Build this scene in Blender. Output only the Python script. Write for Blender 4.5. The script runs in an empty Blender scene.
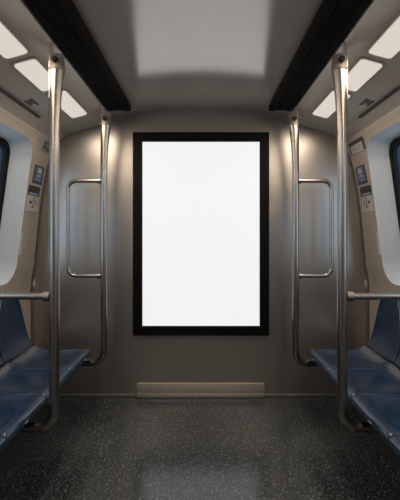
import bpy, bmesh, math
from mathutils import Vector, Matrix
scene = bpy.context.scene
COL = scene.collection
PI = math.pi

# ------------------------------------------------------------------ materials
def mat(name, base, rough=.5, metal=0., ior=1.5, coat=0., emit=None, strength=0.):
    m = bpy.data.materials.new(name); m.use_nodes = True
    b = m.node_tree.nodes['Principled BSDF']
    b.inputs['Base Color'].default_value = (*base, 1)
    b.inputs['Roughness'].default_value = rough
    b.inputs['Metallic'].default_value = metal
    b.inputs['IOR'].default_value = ior
    b.inputs['Coat Weight'].default_value = coat
    b.inputs['Coat Roughness'].default_value = .15
    if emit:
        b.inputs['Emission Color'].default_value = (*emit, 1)
        b.inputs['Emission Strength'].default_value = strength
    return m

def vary(m, scale, lo, hi, stretch=(1, 1, 1), bump=0., rlo=None, rhi=None):
    """gentle procedural variation of colour (multiplier lo..hi), roughness and bump"""
    nt = m.node_tree; N = nt.nodes; L = nt.links; b = N['Principled BSDF']
    tc = N.new('ShaderNodeTexCoord'); mp = N.new('ShaderNodeMapping')
    mp.inputs['Scale'].default_value = stretch
    nz = N.new('ShaderNodeTexNoise'); nz.inputs['Scale'].default_value = scale; nz.inputs['Detail'].default_value = 4
    L.new(tc.outputs['Object'], mp.inputs['Vector']); L.new(mp.outputs['Vector'], nz.inputs['Vector'])
    base = tuple(b.inputs['Base Color'].default_value)[:3]
    cr = N.new('ShaderNodeValToRGB')
    cr.color_ramp.elements[0].position = .3; cr.color_ramp.elements[1].position = .7
    cr.color_ramp.elements[0].color = (*[c*lo for c in base], 1)
    cr.color_ramp.elements[1].color = (*[c*hi for c in base], 1)
    L.new(nz.outputs['Fac'], cr.inputs['Fac']); L.new(cr.outputs['Color'], b.inputs['Base Color'])
    if bump:
        bp = N.new('ShaderNodeBump'); bp.inputs['Strength'].default_value = bump; bp.inputs['Distance'].default_value = .002
        L.new(nz.outputs['Fac'], bp.inputs['Height']); L.new(bp.outputs['Normal'], b.inputs['Normal'])
    if rlo is not None:
        mr = N.new('ShaderNodeMapRange'); mr.inputs['To Min'].default_value = rlo; mr.inputs['To Max'].default_value = rhi
        L.new(nz.outputs['Fac'], mr.inputs['Value']); L.new(mr.outputs['Result'], b.inputs['Roughness'])
    return m

M = {}
M['end'] = vary(mat('end_wall_metal', (.39, .365, .34), .31, .87), 5, .985, 1.015, (1, 1, .3))
M['ceil'] = vary(mat('ceiling_satin', (.44, .37, .31), .15, .33, 2.3), 6, .96, 1.04, (1, .3, 1), 0, .13, .17)
M['side'] = vary(mat('side_wall_beige', (.37, .315, .26), .42), 30, .97, 1.03, (1, 1, 1), 0)
M['reveal'] = vary(mat('window_mask_grey', (.44, .485, .52), .35), 30, .97, 1.03)
M['black'] = vary(mat('satin_black', (.004, .004, .004), .4, 0, 1.2), 40, .9, 1.1)
M['rubber'] = vary(mat('black_rubber', (.005, .005, .006), .6, 0, 1.2), 40, .9, 1.1)
M['duct'] = vary(mat('black_duct', (.009, .0075, .006), .8, 0, 1.15), 40, .85, 1.15)
M['ductg'] = vary(mat('black_duct_grille', (.014, .012, .010), .7, 0, 1.15), 40, .85, 1.15)
M['steel'] = vary(mat('brushed_steel', (.31, .295, .275), .27, 1.), 6, .99, 1.01)
M['blue'] = vary(mat('blue_seat_plastic', (.008, .026, .060), .16, 0, 1.55), 12, .97, 1.03)
M['base'] = vary(mat('dark_kick_panel', (.03, .029, .028), .45), 20, .9, 1.1)
M['plate'] = vary(mat('kick_plate_metal', (.46, .41, .365), .36, .5), 12, .95, 1.05, (6, 1, 1), 0)
M['trim'] = vary(mat('trim_metal', (.22, .21, .195), .4, .6), 20, .95, 1.05)
M['cove'] = vary(mat('cove_satin', (.46, .39, .32), .38, .1), 6, .98, 1.02)
M['socket'] = vary(mat('satin_socket', (.21, .18, .155), .45, .3), 20, .98, 1.02)
M['rod'] = vary(mat('satin_rod', (.55, .48, .41), .45, .2), 20, .98, 1.02)
M['groove'] = mat('dark_groove', (.02, .018, .016), .6)
M['white'] = vary(mat('sign_white', (.45, .45, .43), .4), 60, .97, 1.03)
M['sgrey'] = vary(mat('sign_grey', (.22, .22, .22), .4), 60, .95, 1.05)
M['sblue'] = vary(mat('sign_blue', (.05, .085, .19), .35), 60, .95, 1.05)
M['slight'] = mat('sign_light_blue', (.25, .35, .55), .4)
M['sblack'] = mat('sign_black', (.015, .017, .022), .4)
M['screen'] = mat('lit_screen', (.05, .05, .05), .35, 0, 1.5, 0, (.985, .992, 1.0), .88)
M['diff'] = mat('lamp_diffuser', (.3, .29, .27), .5, 0, 1.3, 0, (1.0, .88, .77), .64)
M['bezel'] = vary(mat('lamp_bezel', (.30, .26, .22), .4), 30, .97, 1.03)

# speckled vinyl floor
m = mat('speckled_floor', (.03, .032, .032), .2, 0, 1.5); M['floor'] = m
nt = m.node_tree; N = nt.nodes; L = nt.links; b = N['Principled BSDF']
tc = N.new('ShaderNodeTexCoord')
def specks(scale, lo, hi):
    v = N.new('ShaderNodeTexVoronoi'); v.inputs['Scale'].default_value = scale
    L.new(tc.outputs['Object'], v.inputs['Vector'])
    w = N.new('ShaderNodeMapRange'); w.inputs['From Min'].default_value = lo; w.inputs['From Max'].default_value = hi
    w.inputs['To Min'].default_value = 1; w.inputs['To Max'].default_value = 0
    L.new(v.outputs['Distance'], w.inputs['Value'])
    s = N.new('ShaderNodeSeparateColor'); L.new(v.outputs['Color'], s.inputs['Color'])
    p = N.new('ShaderNodeMath'); p.operation = 'POWER'; p.inputs[1].default_value = 3
    L.new(s.outputs[0], p.inputs[0])
    q = N.new('ShaderNodeMath'); q.operation = 'MULTIPLY'
    L.new(w.outputs['Result'], q.inputs[0]); L.new(p.outputs[0], q.inputs[1])
    return q.outputs[0]
a1 = specks(75, .22, .34); a2 = specks(170, .28, .42)
mx = N.new('ShaderNodeMath'); mx.operation = 'MAXIMUM'; L.new(a1, mx.inputs[0]); L.new(a2, mx.inputs[1])
mc = N.new('ShaderNodeMix'); mc.data_type = 'RGBA'
mc.inputs[6].default_value = (.018, .0245, .027, 1); mc.inputs[7].default_value = (.25, .265, .265, 1)
L.new(mx.outputs[0], mc.inputs[0]); L.new(mc.outputs[2], b.inputs['Base Color'])

# window glass: thin tinted pane
m = bpy.data.materials.new('window_glass'); m.use_nodes = True; M['glass'] = m
nt = m.node_tree; N = nt.nodes; L = nt.links; N.clear()
out = N.new('ShaderNodeOutputMaterial'); tr = N.new('ShaderNodeBsdfTransparent'); gl = N.new('ShaderNodeBsdfGlossy')
mi = N.new('ShaderNodeMixShader'); mi.inputs[0].default_value = .08
tr.inputs['Color'].default_value = (.80, .88, .94, 1); gl.inputs['Roughness'].default_value = .02
L.new(tr.outputs[0], mi.inputs[1]); L.new(gl.outputs[0], mi.inputs[2]); L.new(mi.outputs[0], out.inputs[0])

# ------------------------------------------------------------------ helpers
def obj(name, bm, material, parent=None, smooth=True, angle=35):
    bmesh.ops.recalc_face_normals(bm, faces=bm.faces[:])
    me = bpy.data.meshes.new(name); 
    if smooth:
        for f in bm.faces: f.smooth = True
        for e in bm.edges:
            if len(e.link_faces) == 2 and e.calc_face_angle(0) > math.radians(angle): e.smooth = False
    bm.to_mesh(me); bm.free()
    me.materials.append(material)
    o = bpy.data.objects.new(name, me); COL.objects.link(o)
    if parent: o.parent = parent
    return o

def tag(o, label, cat, group=None):
    o['label'] = label; o['category'] = cat
    if group: o['group'] = group
    return o
def thing(name, label, cat, loc=(0, 0, 0), group=None):
    o = bpy.data.objects.new(name, None); COL.objects.link(o); o.empty_display_size = .1
    o.location = loc
    return tag(o, label, cat, group)
def struct(name, bm, m, **k):
    o = obj(name, bm, m, **k); o['kind'] = 'structure'; return o

def box(bm, x0, x1, y0, y1, z0, z1, bev=0., seg=2):
    r = bmesh.ops.create_cube(bm, size=1)
    vs = r['verts']
    for v in vs:
        v.co = Vector(((x0+x1)/2+v.co.x*(x1-x0), (y0+y1)/2+v.co.y*(y1-y0), (z0+z1)/2+v.co.z*(z1-z0)))
    if bev:
        es = list({e for v in vs for e in v.link_edges})
        bmesh.ops.bevel(bm, geom=es, offset=bev, segments=seg, affect='EDGES', profile=.5)
    return bm

def fillet(pts, r, n=8):
    pts = [Vector(p) for p in pts]; out = [pts[0]]
    for i in range(1, len(pts)-1):
        a = (pts[i-1]-pts[i]).normalized(); c = (pts[i+1]-pts[i]).normalized()
        ang = a.angle(c); d = r/math.tan(ang/2); cen = pts[i]+(a+c).normalized()*(r/math.sin(ang/2))
        p0 = pts[i]+a*d-cen; p1 = pts[i]+c*d-cen
        for k in range(n+1): out.append(cen+p0.normalized().slerp(p1.normalized(), k/n)*r)
    out.append(pts[-1]); return out

def tube(bm, pts, r, n=24, cap=True):
    """swept circle; r a number or list of radii"""
    pts = [Vector(p) for p in pts]; rs = r if isinstance(r, (list, tuple)) else [r]*len(pts)
    up = None; rings = []
    for i, p in enumerate(pts):
        t = (pts[min(i+1, len(pts)-1)]-pts[max(i-1, 0)]).normalized()
        if up is None:
            up = t.orthogonal().normalized()
        up = (up-t*up.dot(t)).normalized(); w = t.cross(up)
        rings.append([bm.verts.new(p+(up*math.cos(2*PI*k/n)+w*math.sin(2*PI*k/n))*rs[i]) for k in range(n)])
    for a, b in zip(rings, rings[1:]):
        for k in range(n): bm.faces.new((a[k], a[(k+1) % n], b[(k+1) % n], b[k]))
    if cap: bm.faces.new(rings[0]); bm.faces.new(rings[-1])
    return bm

def extrude_profile(bm, prof, y0, y1, ny=1):
    rows = [[bm.verts.new((x, y0+(y1-y0)*j/ny, z)) for x, z in prof] for j in range(ny+1)]
    for a, b in zip(rows, rows[1:]):
        for k in range(len(prof)-1): bm.faces.new((a[k], a[k+1], b[k+1], b[k]))
    return rows

def ring_wall(bm, inner, outer, m):
    """bridge equal-length loops through m rings (straight interpolation already done by caller)"""
    pass

# ------------------------------------------------------------------ car dimensions
CAMZ = 1.28
YE = 3.41            # end wall
YB = -1.56           # car cut behind the camera
# side wall inner surface (z -> |x|)
WP = [(0, 1.33), (.90, 1.33), (1.05, 1.305), (1.40, 1.27), (1.60, 1.245), (1.80, 1.205), (1.95, 1.165), (2.0, 1.145)]
def wx(z):
    for (z0, x0), (z1, x1) in zip(WP, WP[1:]):
        if z <= z1: return x0+(x1-x0)*(z-z0)/(z1-z0)
    return WP[-1][1]
ZT = 2.0

# ------------------------------------------------------------------ floor
bm = bmesh.new(); box(bm, -1.45, 1.45, YB, YE+.05, -.06, 0); struct('floor', bm, M['floor'], smooth=False)

# ceiling: gently arched centre, then the sloping light coves
half = []
for i in range(11):
    x = .54*i/10; half.append((x, 2.288-.022*(x/.54)**2))
half += [(.54, 2.262), (.70, 2.235), (.705, 2.215), (.74, 2.185), (.80, 2.150), (.91, 2.120), (1.00, 2.095), (1.06, 2.072)]
bulge = [(1.075, 2.066), (1.078, 2.056), (1.095, 2.045), (1.12, 2.03), (1.138, 2.015), (1.145, 2.0)]
hp = half+bulge
prof = [(-x, z) for x, z in reversed(hp)]+[p for p in hp[1:]]
bm = bmesh.new(); extrude_profile(bm, prof, YB, YE, 8); co_ = struct('ceiling', bm, M['ceil'], angle=25)
co_.data.materials.append(M['cove'])
for p in co_.data.polygons:
    if abs(p.center.x) > .70: p.material_index = 1

# end wall
bm = bmesh.new(); box(bm, -1.45, 1.45, YE, YE+.05, 0, 2.35); struct('wall_end', bm, M['end'], smooth=False)
bm = bmesh.new(); box(bm, -1.45, 1.45, YB-.05, YB, 0, 2.35); struct('wall_rear', bm, M['end'], smooth=False)
# floor-level trim along the end wall
bm = bmesh.new(); box(bm, -1.10, -.5045, YE-.010, YE, 0, .020, .003)
box(bm, .5045, 1.10, YE-.010, YE, 0, .020, .003)
struct('baseboard_end', bm, M['trim'])

# ------------------------------------------------------------------ side walls with window openings
def rrect(y0, y1, z0, z1, r, n=10):
    out = []
    for cx, cz, a0 in ((y1-r, z1-r, 0), (y0+r, z1-r, PI/2), (y0+r, z0+r, PI), (y1-r, z0+r, 1.5*PI)):
        for k in range(n+1):
            a = a0+PI/2*k/n; out.append((cx+r*math.cos(a), cz+r*math.sin(a)))
    return out
def dens(loop, step=.06):
    out = []
    for i, p in enumerate(loop):
        q = loop[(i+1) % len(loop)]; d = math.hypot(q[0]-p[0], q[1]-p[1]); k = max(1, int(d/step))
        for j in range(k): out.append((p[0]+(q[0]-p[0])*j/k, p[1]+(q[1]-p[1])*j/k))
    return out
WZ0, WZ1 = .945, 1.945
MODS = [(2.04, 3.375, 2.19, 3.065), (.84, 2.04, .99, 1.89), (-.36, .84, -.21, .69), (-1.56, -.36, -1.41, -.51)]
def rect_hit(cy, cz, p, y0, y1, z0, z1):
    dy, dz = p[0]-cy, p[1]-cz; t = 1e9
    if dy > 1e-9: t = min(t, (y1-cy)/dy)
    if dy < -1e-9: t = min(t, (y0-cy)/dy)
    if dz > 1e-9: t = min(t, (z1-cz)/dz)
    if dz < -1e-9: t = min(t, (z0-cz)/dz)
    return (cy+dy*t, cz+dz*t)
wn = 0
for s, side in ((-1, 'left'), (1, 'right')):
    bm = bmesh.new()
    for (m0, m1, h0, h1) in MODS:
        inner = dens(rrect(h0, h1, WZ0, WZ1, .15), .05)
        cy, cz = (h0+h1)/2, (WZ0+WZ1)/2
        outer = [rect_hit(cy, cz, p, m0, m1, 0, ZT) for p in inner]
        for (ry, rz) in ((m0, 0), (m1, 0), (m0, ZT), (m1, ZT)):   # snap nearest sample to each corner
            k = min(range(len(outer)), key=lambda i: (outer[i][0]-ry)**2+(outer[i][1]-rz)**2); outer[k] = (ry, rz)
        R = 10; rings = []
        for r in range(R+1):
            f = r/R
            ring = []
            for a, c in zip(inner, outer):
                y = a[0]+(c[0]-a[0])*f; z = a[1]+(c[1]-a[1])*f
                ring.append(bm.verts.new((s*wx(z), y, z)))
            rings.append(ring)
        n = len(inner)
        for a, c in zip(rings, rings[1:]):
            for k in range(n): bm.faces.new((a[k], a[(k+1) % n], c[(k+1) % n], c[k]))
    # rounded return of the last pillar to the end wall
    zs = [i*ZT/40 for i in range(41)]
    ret = [[bm.verts.new((s*(wx(z)+dx), y, z)) for z in zs] for dx, y in ((0, 3.375), (.004, 3.383), (.014, 3.388), (.05, 3.39), (.12, YE))]
    for a, c in zip(ret, ret[1:]):
        for k in range(40): bm.faces.new((a[k], a[k+1], c[k+1], c[k]))
    bmesh.ops.remove_doubles(bm, verts=bm.verts[:], dist=.0005)
    struct('wall_'+side, bm, M['side'], angle=40)
    # windows: pale moulded surround, black gasket, pane
    for (m0, m1, h0, h1) in MODS:
        wn += 1
        bm = bmesh.new()
        loops = []
        for (ins, insz, dx, r) in ((0, 0, 0, .15), (.008, .004, .010, .15), (.03, .010, .022, .145), (.115, .032, .105, .13), (.125, .040, .113, .125)):
            lp = dens(rrect(h0+ins, h1-ins, WZ0+insz*1.2, WZ1-insz, r), 9)
            loops.append([bm.verts.new((s*(wx(z)+dx), y, z)) for y, z in lp])
        for a, c in zip(loops, loops[1:]):
            n = len(a)
            for k in range(n): bm.faces.new((a[k], a[(k+1) % n], c[(k+1) % n], c[k]))
        w = struct('window_%d' % wn, bm, M['reveal'], angle=50)
        bm = bmesh.new(); loops = []
        i0, z0 = .122, .038
        for (ins, dx) in ((0, .125), (0, .098), (.004, .093), (.036, .093), (.042, .100), (.042, .125)):
            lp = rrect(h0+i0+ins, h1-i0-ins, WZ0+z0*1.2+ins, WZ1-z0-ins, .125-ins*.8)
            loops.append([bm.verts.new((s*(wx(z)+dx), y, z)) for y, z in lp])
        for a, c in zip(loops, loops[1:]+loops[:1]):
            n = len(a)
            for k in range(n): bm.faces.new((a[k], a[(k+1) % n], c[(k+1) % n], c[k]))
        obj('window_frame', bm, M['rubber'], w)
        bm = bmesh.new()
        lp = rrect(h0+i0+.036, h1-i0-.036, WZ0+z0*1.2+.036, WZ1-z0-.036, .10)
        cen = bm.verts.new((s*(wx(cz)+.116), (h0+h1)/2, cz))
        vs = [bm.verts.new((s*(wx(z)+.116), y, z)) for y, z in lp]
        for k in range(len(vs)): bm.faces.new((cen, vs[k], vs[(k+1) % len(vs)]))
        obj('window_pane', bm, M['glass'], w)

# ------------------------------------------------------------------ lit advertising panel
ax0, ax1, az0, az1 = -.525, .541, .494, 2.084
t = thing('advertising_light_box', 'blank white backlit advertising panel in thick black frame on the end wall', 'advertising panel', (0.008, YE, az0))
def fr_ring(bm, x0, x1, z0, z1, w, y0, y1):
    def rec(i, y): return [bm.verts.new(p) for p in ((x0+i, y, z0+i), (x1-i, y, z0+i), (x1-i, y, z1-i), (x0+i, y, z1-i))]
    c = .004
    lps = [rec(0, y1), rec(0, y0+c), rec(c, y0), rec(w-c, y0), rec(w, y0+c), rec(w, y1)]
    for a, d in zip(lps, lps[1:]+lps[:1]):
        for k in range(4): bm.faces.new((a[k], a[(k+1) % 4], d[(k+1) % 4], d[k]))
bm = bmesh.new(); fr_ring(bm, -.533, .533, 0, az1-az0, .074, -.055, 0)
obj('frame', bm, M['black'], t, smooth=False)
bm = bmesh.new(); box(bm, -.4585, .4585, -.040, -.004, .0745, az1-az0-.0745)
o = obj('screen', bm, M['screen'], t, smooth=False); o['label'] = 'glowing blank white screen'

# ------------------------------------------------------------------ kick plate under the panel
t = thing('kick_plate', 'low beige metal kick plate at floor level below the lit advertising panel', 'kick plate', (.004, YE, 0))
bm = bmesh.new(); box(bm, -.503, .503, -.020, -.001, .040, .108, .004); obj('upper_plate', bm, M['plate'], t)
bm = bmesh.new(); box(bm, -.503, .503, -.026, -.001, .001, .036, .004); obj('lower_ledge', bm, M['plate'], t)

# ------------------------------------------------------------------ ceiling air ducts
for s, side in ((-1, 'left'), (1, 'right')):
    t = thing('ceiling_air_duct', 'long black air duct running along the ceiling above the %s-hand poles' % side, 'air duct', (s*.61, 0, 2.21), 'ceiling air ducts')
    bm = bmesh.new()
    pf = [(-.09, .045), (-.09, .012), (-.082, .002), (-.045, .002), (-.042, .012), (.042, .012), (.045, .002), (.082, .002), (.09, .012), (.09, .02)]
    pf = [(x*s*-1 if False else x*s, z) for x, z in pf]
    rows = extrude_profile(bm, pf, YB+.01, 3.24, 1)
    for r in rows: bm.faces.new(r)
    obj('housing', bm, M['duct'], t, angle=20)
    bm = bmesh.new()
    for k in range(5):
        x = s*(-.032+.016*k); box(bm, x-.004, x+.004, YB+.02, 3.23, .003, .011)
    obj('louvre_grille', bm, M['ductg'], t, smooth=False)

# ------------------------------------------------------------------ ceiling lamps in the sloping coves
SL = Vector((.11, 0, -.030)).normalized()
NR = Vector((-SL.z, 0, SL.x))      # points up/outward from the room for +x side
LAMP_W = 7.2
LAMPS = [(2.56, 3.06), (2.10, 2.49), (1.50, 2.03), (.90, 1.43), (.30, .83), (-.30, .23), (-.90, -.37)]
lamp_lbl = ['ceiling light panel nearest the end wall in the %s cove', 'ceiling light panel in the %s cove between the near pole and the frame corner panel', 'ceiling light panel cut off by the upper %s corner of the photo']
lamp_lbl = ['glowing rectangular ceiling light nearest the end wall, on the %s side',
            'middle glowing ceiling light on the %s side, partly behind the near pole',
            'glowing ceiling light cut off by the edge of the photo, upper %s']
for s, side in ((-1, 'left'), (1, 'right')):
    for i, (y0, y1) in enumerate(LAMPS):
        lb = lamp_lbl[i] % side if i < 3 else 'rectangular ceiling light behind the viewer in the %s cove' % side
        t = thing('ceiling_light', lb, 'ceiling light', (s*.855, (y0+y1)/2, 2.135), 'ceiling lights in the %s cove' % side)
        hy = (y1-y0)/2
        def slab(bm, hw, hl, d0, d1, r):
            top = []; bot = []
            for (u, v) in rrect(-hw, hw, -hl, hl, r, 5):
                for lst, d in ((top, d0), (bot, d1)):
                    p = SL*u-NR*d; lst.append(bm.verts.new((s*p.x, v, p.z)))
            n = len(top)
            bm.faces.new(top); bm.faces.new(bot)
            for k in range(n): bm.faces.new((top[k], top[(k+1) % n], bot[(k+1) % n], bot[k]))
        bm = bmesh.new(); slab(bm, .066, hy+.008, .001, .007, .022); obj('bezel', bm, M['bezel'], t, smooth=False)
        bm = bmesh.new(); slab(bm, .056, hy-.004, .0072, .013, .02); o = obj('diffuser', bm, M['diff'], t, smooth=False)
        o['label'] = 'glowing warm white diffuser'
        ld = bpy.data.lights.new('lamp', 'AREA'); ld.shape = 'RECTANGLE'; ld.size = .26; ld.size_y = 2*hy-.02
        ld.energy = LAMP_W*(y1-y0); ld.color = (1.0, .82, .63)
        lo = bpy.data.objects.new('lamp', ld); COL.objects.link(lo); lo.parent = t
        p = -NR*.015; lo.location = (s*p.x, 0, p.z)
        lo.rotation_euler = (0, s*math.atan2(-SL.z, SL.x)*1.0, 0)

# ------------------------------------------------------------------ grab poles
PX = .700; PR = .0245
def pole(s, y, name_lbl, far):
    t = thing('grab_pole', name_lbl, 'grab pole', (s*PX, y, .345))
    X = lambda d: s*d         # outward offset
    bm = bmesh.new()
    pts = fillet([(0, 0, 1.785), (0, 0, .0), (X(.285), 0, .0)], .085, 10)
    tube(bm, pts, PR); obj('pole', bm, M['steel'], t)
    # socket at the top, offset to the aisle side, and a sleeve tapering down into the pole
    n = 28
    def stack(stn):
        bm = bmesh.new(); rows = []
        for z, r, off in stn:
            rows.append([bm.verts.new((X(-off)+r*math.cos(2*PI*k/n), r*math.sin(2*PI*k/n), z)) for k in range(n)])
        for a, c in zip(rows, rows[1:]):
            for k in range(n): bm.faces.new((a[k], a[(k+1) % n], c[(k+1) % n], c[k]))
        bm.faces.new(rows[0]); bm.faces.new(rows[-1]); return bm
    so = obj('socket', stack([(1.807, .030, .012), (1.800, .0345, .0145), (1.752, .036, .015), (1.748, .039, .015), (1.735, .039, .015), (1.732, .036, .014)]), M['socket'], t)
    obj('tapered_sleeve', stack([(1.7315, .0355, .014), (1.68, .0325, .0095), (1.60, .0290, .0050), (1.50, .0262, .0015), (1.42, .0247, 0)]), M['steel'], t)
    bm = bmesh.new(); tube(bm, [(X(.012), 0, 1.79), (X(.012), 0, 1.878)], .0115, 16); obj('top_rod', bm, M['rod'], t)
    bm = bmesh.new(); tube(bm, [(X(-.014), -.033, 1.775), (X(-.014), -.045, 1.775), (X(-.014), -.048, 1.775)], [.015, .015, .011], 20)
    o = obj('set_screw', bm, M['black'], so); o['label'] = 'round black screw'
    bm = bmesh.new(); tube(bm, [(X(.262), 0, 0), (X(.272), 0, 0)], .040, 24); obj('flange', bm, M['steel'], t)
    if far:
        bm = bmesh.new()
        tube(bm, fillet([(X(.01), 0, 1.330), (X(.262), 0, 1.330), (X(.262), 0, .637), (X(.01), 0, .637)], .062, 10), .0145, 18)
        h = obj('loop_handle', bm, M['steel'], t)
        for z in (1.330, .637):
            bm = bmesh.new(); tube(bm, [(X(.022), 0, z), (X(.040), 0, z)], .021, 20); obj('collar', bm, M['steel'], h)
    else:
        bm = bmesh.new(); zb = .637
        tube(bm, [(X(.01), 0, zb), (X(wx(.345+zb)-PX-.004), 0, zb)], .0165, 18); h = obj('cross_bar', bm, M['steel'], t)
        bm = bmesh.new(); tube(bm, [(X(.020), 0, zb), (X(.050), 0, zb)], .025, 20); obj('collar', bm, M['steel'], h)
    return t
for s, side in ((-1, 'left'), (1, 'right')):
    pole(s, 3.14, 'far %s steel pole with a D-shaped loop handle, close to the lit panel' % side, True)
    pole(s, 2.09, 'near %s steel pole with one straight bar out to the %s wall' % (side, side), False)

# ------------------------------------------------------------------ blue moulded seats
SW = .45; SZ = .45
PAN = [(.050, -.056), (.024, -.055), (.005, -.044), (0, -.024), (.006, -.006), (.022, .001), (.06, .002), (.12, -.004), (.20, -.011), (.29, -.013), (.345, -.008), (.39, .006), (.424, .030)]
BACK = [(.424, .030), (.449, .060), (.468, .10), (.481, .15), (.490, .21), (.498, .27), (.504, .33), (.508, .375), (.511, .40), (.516, .413), (.522, .418)]
US = [-1, -.985, -.95, -.88, -.75, -.55, -.28, 0, .28, .55, .75, .88, .95, .985, 1]
def shell(bm, P, s, back):
    rows = []
    for t_, z_ in P:
        row = []
        h = max(0, z_-.03)
        hw = SW/2-.0025-(.078*(h/.39)**1.1)-(.05*max(0, (h-.27)/.12)**2.2)
        for u in US:
            a = abs(u)
            blend = min(1, max(0, (t_-.05)/.08)) if not back else 1
            rim = .011*max(0, (a-.62)/.38)**2 if a < .96 else .011
            drop = -.010*max(0, (a-.93)/.07)**2 if z_ > -.02 else 0
            z = z_; t2 = t_
            wide = 1-max(0, min(1, (z_-.0)/.08)) if back or z_ > 0 else 1
            z += (rim*blend+drop)*wide
            z -= .017*(1-a*a)*blend*wide                    # dished pan
            t2 += .020*(1-a*a)*min(1, h/.12)-.012*min(1, h/.12)     # hollowed backrest
            row.append(bm.verts.new((s*t2, u*hw, z)))
        rows.append(row)
    for a, c in zip(rows, rows[1:]):
        for k in range(len(US)-1): bm.faces.new((a[k], a[k+1], c[k+1], c[k]))
def solid(o, s):
    md = o.modifiers.new('thickness', 'SOLIDIFY'); md.thickness = .014; md.offset = -1
    sb = o.modifiers.new('smooth', 'SUBSURF'); sb.levels = 2; sb.render_levels = 2
def seat_mesh(name, P, s, back, parent):
    bm = bmesh.new(); shell(bm, P, s, back)
    for f in bm.faces: f.normal_update()
    me = bpy.data.meshes.new(name)
    # make the faces look up / into the aisle
    tot = sum((f.normal.z+(-s)*f.normal.x) for f in bm.faces)
    if tot < 0: bmesh.ops.reverse_faces(bm, faces=bm.faces[:])
    for f in bm.faces: f.smooth = True
    bm.to_mesh(me); bm.free(); me.materials.append(M['blue'])
    o = bpy.data.objects.new(name, me); COL.objects.link(o); o.parent = parent; solid(o, s)
    return o
NS = 4
seat_lbl = ['farthest blue moulded seat of the %s row, next to the end wall',
            'second blue moulded seat from the end wall in the %s row',
            'third blue moulded seat from the end wall in the %s row, beside the near pole',
            'nearest blue moulded seat of the %s row, cut off by the photo edge']
for s, side in ((-1, 'left'), (1, 'right')):
    first = None
    for i in range(NS):
        loc = (s*.787, 3.14-SW*(i+.5), SZ)
        if first is None:
            r = thing('transit_seat', '', 'seat', loc)
            seat_mesh('seat_pan', PAN, s, False, r); seat_mesh('backrest', BACK, s, True, r)
            first = r
        else:
            r = first.copy(); COL.objects.link(r); r.location = loc
            for ch in first.children:
                c = ch.copy(); c.parent = r; COL.objects.link(c)
        tag(r, seat_lbl[i] % side, 'seat', 'blue seats along the %s wall' % side)
    # dark bench base that carries the seats
    y0, y1 = 3.14-SW*NS, 3.12
    t = thing('bench_base', 'dark bench base carrying the %s row of blue seats' % side, 'bench base', (s*1.05, (y0+y1)/2, 0), 'bench bases')
    hy = (y1-y0)/2
    bm = bmesh.new(); box(bm, *sorted((s*-.062, s*-.012)), -hy, hy, .293, .385, .004); obj('support_rail', bm, M['base'], t)
    bm = bmesh.new(); box(bm, *sorted((s*.05, s*.25)), -hy, hy, .0, .385, .006); obj('kick_panel', bm, M['base'], t)
    for k in range(3):
        yy = hy-.18-k*.7
        bm = bmesh.new(); box(bm, *sorted((s*-.012, s*.052)), yy-.02, yy+.02, .30, .38, .002); obj('bracket', bm, M['base'], t)

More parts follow.
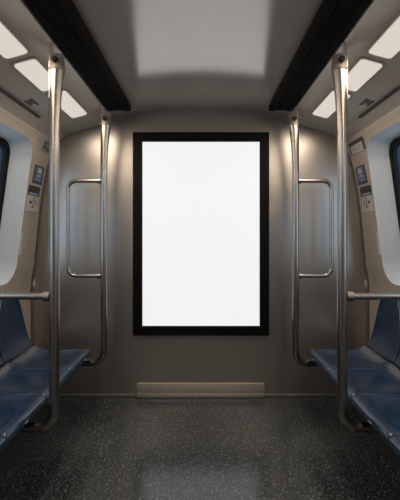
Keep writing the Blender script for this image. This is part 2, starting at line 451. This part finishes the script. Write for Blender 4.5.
# ------------------------------------------------------------------ small notices on the end pillars
def patch(bm, s, y0, y1, z0, z1, d0=.0015, d1=.003):
    n = 4
    vs = []
    for d in (d0, d1):
        vs.append([[bm.verts.new((s*(wx(z0+(z1-z0)*j/n)-d), y, z0+(z1-z0)*j/n)) for y in (y0, y1)] for j in range(n+1)])
    a, c = vs
    for j in range(n):
        for g in (a, c): bm.faces.new((g[j][0], g[j][1], g[j+1][1], g[j+1][0]))
        for q in (0, 1): bm.faces.new((a[j][q], a[j+1][q], c[j+1][q], c[j][q]))
    for j in (0, n): bm.faces.new((a[j][0], a[j][1], c[j][1], c[j][0]))
def pp(name, m, s, rects, parent, d0=.0032, d1=.0040):
    for r in rects:
        bm = bmesh.new(); patch(bm, s, *r, d0, d1); obj(name, bm, m, parent, smooth=False)
for s, side in ((-1, 'left'), (1, 'right')):
    # blue notice
    t = thing('notice', 'small blue notice with white square on the %s pillar' % side, 'notice', (0, 0, 0))
    y0, y1, z0, z1 = 3.15, 3.335, 1.665, 1.80
    pp('panel', M['sblack'], s, [(y0, y1, z0, z1)], t, .0015, .003)
    pp('face', M['sblue'], s, [(y0+.014, y1-.014, z0+.012, z1-.010)], t)
    pp('pictogram', M['white'], s, [(y0+.065, y1-.055, z0+.080, z1-.018)], t, .0042, .0050)
    pp('text_line', M['slight'], s, [(y0+.05, y1-.05, z0+.050, z0+.068), (y0+.04, y1-.04, z0+.028, z0+.036)], t, .0042, .0050)
    # black and white notice
    t = thing('notice', 'narrow notice with black top and white lower half on the %s pillar' % side, 'notice', (0, 0, 0))
    y0, y1, z0, z1 = 3.115, 3.325, 1.455, 1.645
    pp('header', M['sblack'], s, [(y0, y1, z0+.118, z1)], t, .0015, .003)
    pp('header_line', M['slight'], s, [(y0+.02, y1-.03, z0+.126, z0+.138)], t)
    pp('sheet', M['white'], s, [(y0, y1, z0, z0+.1175)], t, .0015, .003)
    cy = (y0+y1)/2
    pp('symbol', M['sblack'], s, [(cy-.06, cy-.025, z0+.058, z0+.080), (cy+.004, cy+.014, z0+.03, z0+.108), (cy+.05, cy+.062, z0+.05, z0+.09), (cy-.014, cy+.03, z0+.030, z0+.038)], t)
    # label under the cove
    if s < 0:
        t = thing('notice', 'small grey label high on the left pillar just under the cove', 'notice', (0, 0, 0))
        pp('panel', M['sgrey'], s, [(3.19, 3.335, 1.905, 1.985)], t, .0015, .003)
        pp('text_line', M['sblack'], s, [(3.20, 3.325, 1.965, 1.978), (3.20, 3.26, 1.925, 1.955), (3.275, 3.325, 1.915, 1.945)], t)
        t = thing('notice', 'tiny faint label beside the grey label at the top of the left pillar', 'notice', (0, 0, 0))
        pp('text_line', M['sgrey'], s, [(3.105, 3.145, 1.955, 1.970), (3.105, 3.14, 1.925, 1.933), (3.105, 3.135, 1.900, 1.908)], t, .0015, .003)
    else:
        t = thing('notice', 'pale label with black edging high on the right pillar', 'notice', (0, 0, 0))
        pp('panel', M['sblack'], s, [(3.05, 3.345, 1.893, 1.982)], t, .0015, .003)
        pp('sheet', M['white'], s, [(3.085, 3.315, 1.893, 1.956)], t)
        pp('text_line', M['sgrey'], s, [(3.11, 3.29, 1.930, 1.936), (3.11, 3.25, 1.912, 1.918)], t, .0042, .0050)
    # slim pull strip by the window
    bm = bmesh.new(); patch(bm, s, 3.078, 3.100, 1.14, 1.30, .0005, .008)
    tag(obj('pull_strip', bm, M['reveal'], smooth=False), 'slim pale vertical strip on the %s pillar beside the window edge' % side, 'strip')
    # dark groove and small sticker in the cove
    bm = bmesh.new(); box(bm, *sorted((s*1.058, s*1.076)), YB+.02, 2.86, 2.058, 2.0685); 
    o = struct('trim_%d' % (1 if s < 0 else 2), bm, M['groove'], smooth=False)
    t = thing('notice', 'small dark lettering sticker on the %s cove beyond the ceiling lights' % side, 'notice', (s*1.02, 2.62, 2.087))
    for k, (a, c) in enumerate(((-.06, .06), (-.05, .02), (-.06, .04))):
        bm = bmesh.new(); x = -.016+.017*k
        r = Vector((x, 0, -x*.30)); v = [(s*(x-.005), a), (s*(x+.005), a), (s*(x+.005), c), (s*(x-.005), c)]
        lo = [bm.verts.new((q[0], q[1], -abs(q[0])*0-(q[0]*s)*.33-.002)) for q in v]
        hi = [bm.verts.new((q[0], q[1], -(q[0]*s)*.33-.0005)) for q in v]
        bm.faces.new(lo); bm.faces.new(hi)
        for j in range(4): bm.faces.new((lo[j], lo[(j+1) % 4], hi[(j+1) % 4], hi[j]))
        obj('text_line', bm, M['groove'], t, smooth=False)

# ------------------------------------------------------------------ light: pale daylight outside the windows
w = bpy.data.worlds.new('sky'); scene.world = w; w.use_nodes = True
nt = w.node_tree; N = nt.nodes; L = nt.links; bg = N['Background']
tc = N.new('ShaderNodeTexCoord'); sp = N.new('ShaderNodeSeparateXYZ'); L.new(tc.outputs['Generated'], sp.inputs[0])
mr = N.new('ShaderNodeMapRange'); mr.inputs['From Min'].default_value = .75; mr.inputs['From Max'].default_value = .1
L.new(sp.outputs[1], mr.inputs['Value'])
mx = N.new('ShaderNodeMix'); mx.data_type = 'RGBA'
mx.inputs[6].default_value = (.012, .018, .03, 1); mx.inputs[7].default_value = (.74, .86, 1.0, 1)
L.new(mr.outputs[0], mx.inputs[0]); L.new(mx.outputs[2], bg.inputs[0]); bg.inputs[1].default_value = 2.5

# ------------------------------------------------------------------ camera
cam = bpy.data.cameras.new('camera'); co = bpy.data.objects.new('camera', cam); COL.objects.link(co)
co.location = (.022, 0, CAMZ); co.rotation_euler = (PI/2, 0, 0)
cam.sensor_width = 36; cam.lens = 430*36/500; cam.shift_y = -15/500; cam.shift_x = -2.8/500; cam.clip_start = .02
cam.dof.use_dof = True; cam.dof.focus_distance = 3.3; cam.dof.aperture_fstop = 2.0
scene.camera = co
scene.view_settings.view_transform = 'Standard'; scene.view_settings.look = 'None'
scene.view_settings.gamma = 1; scene.view_settings.exposure = 0
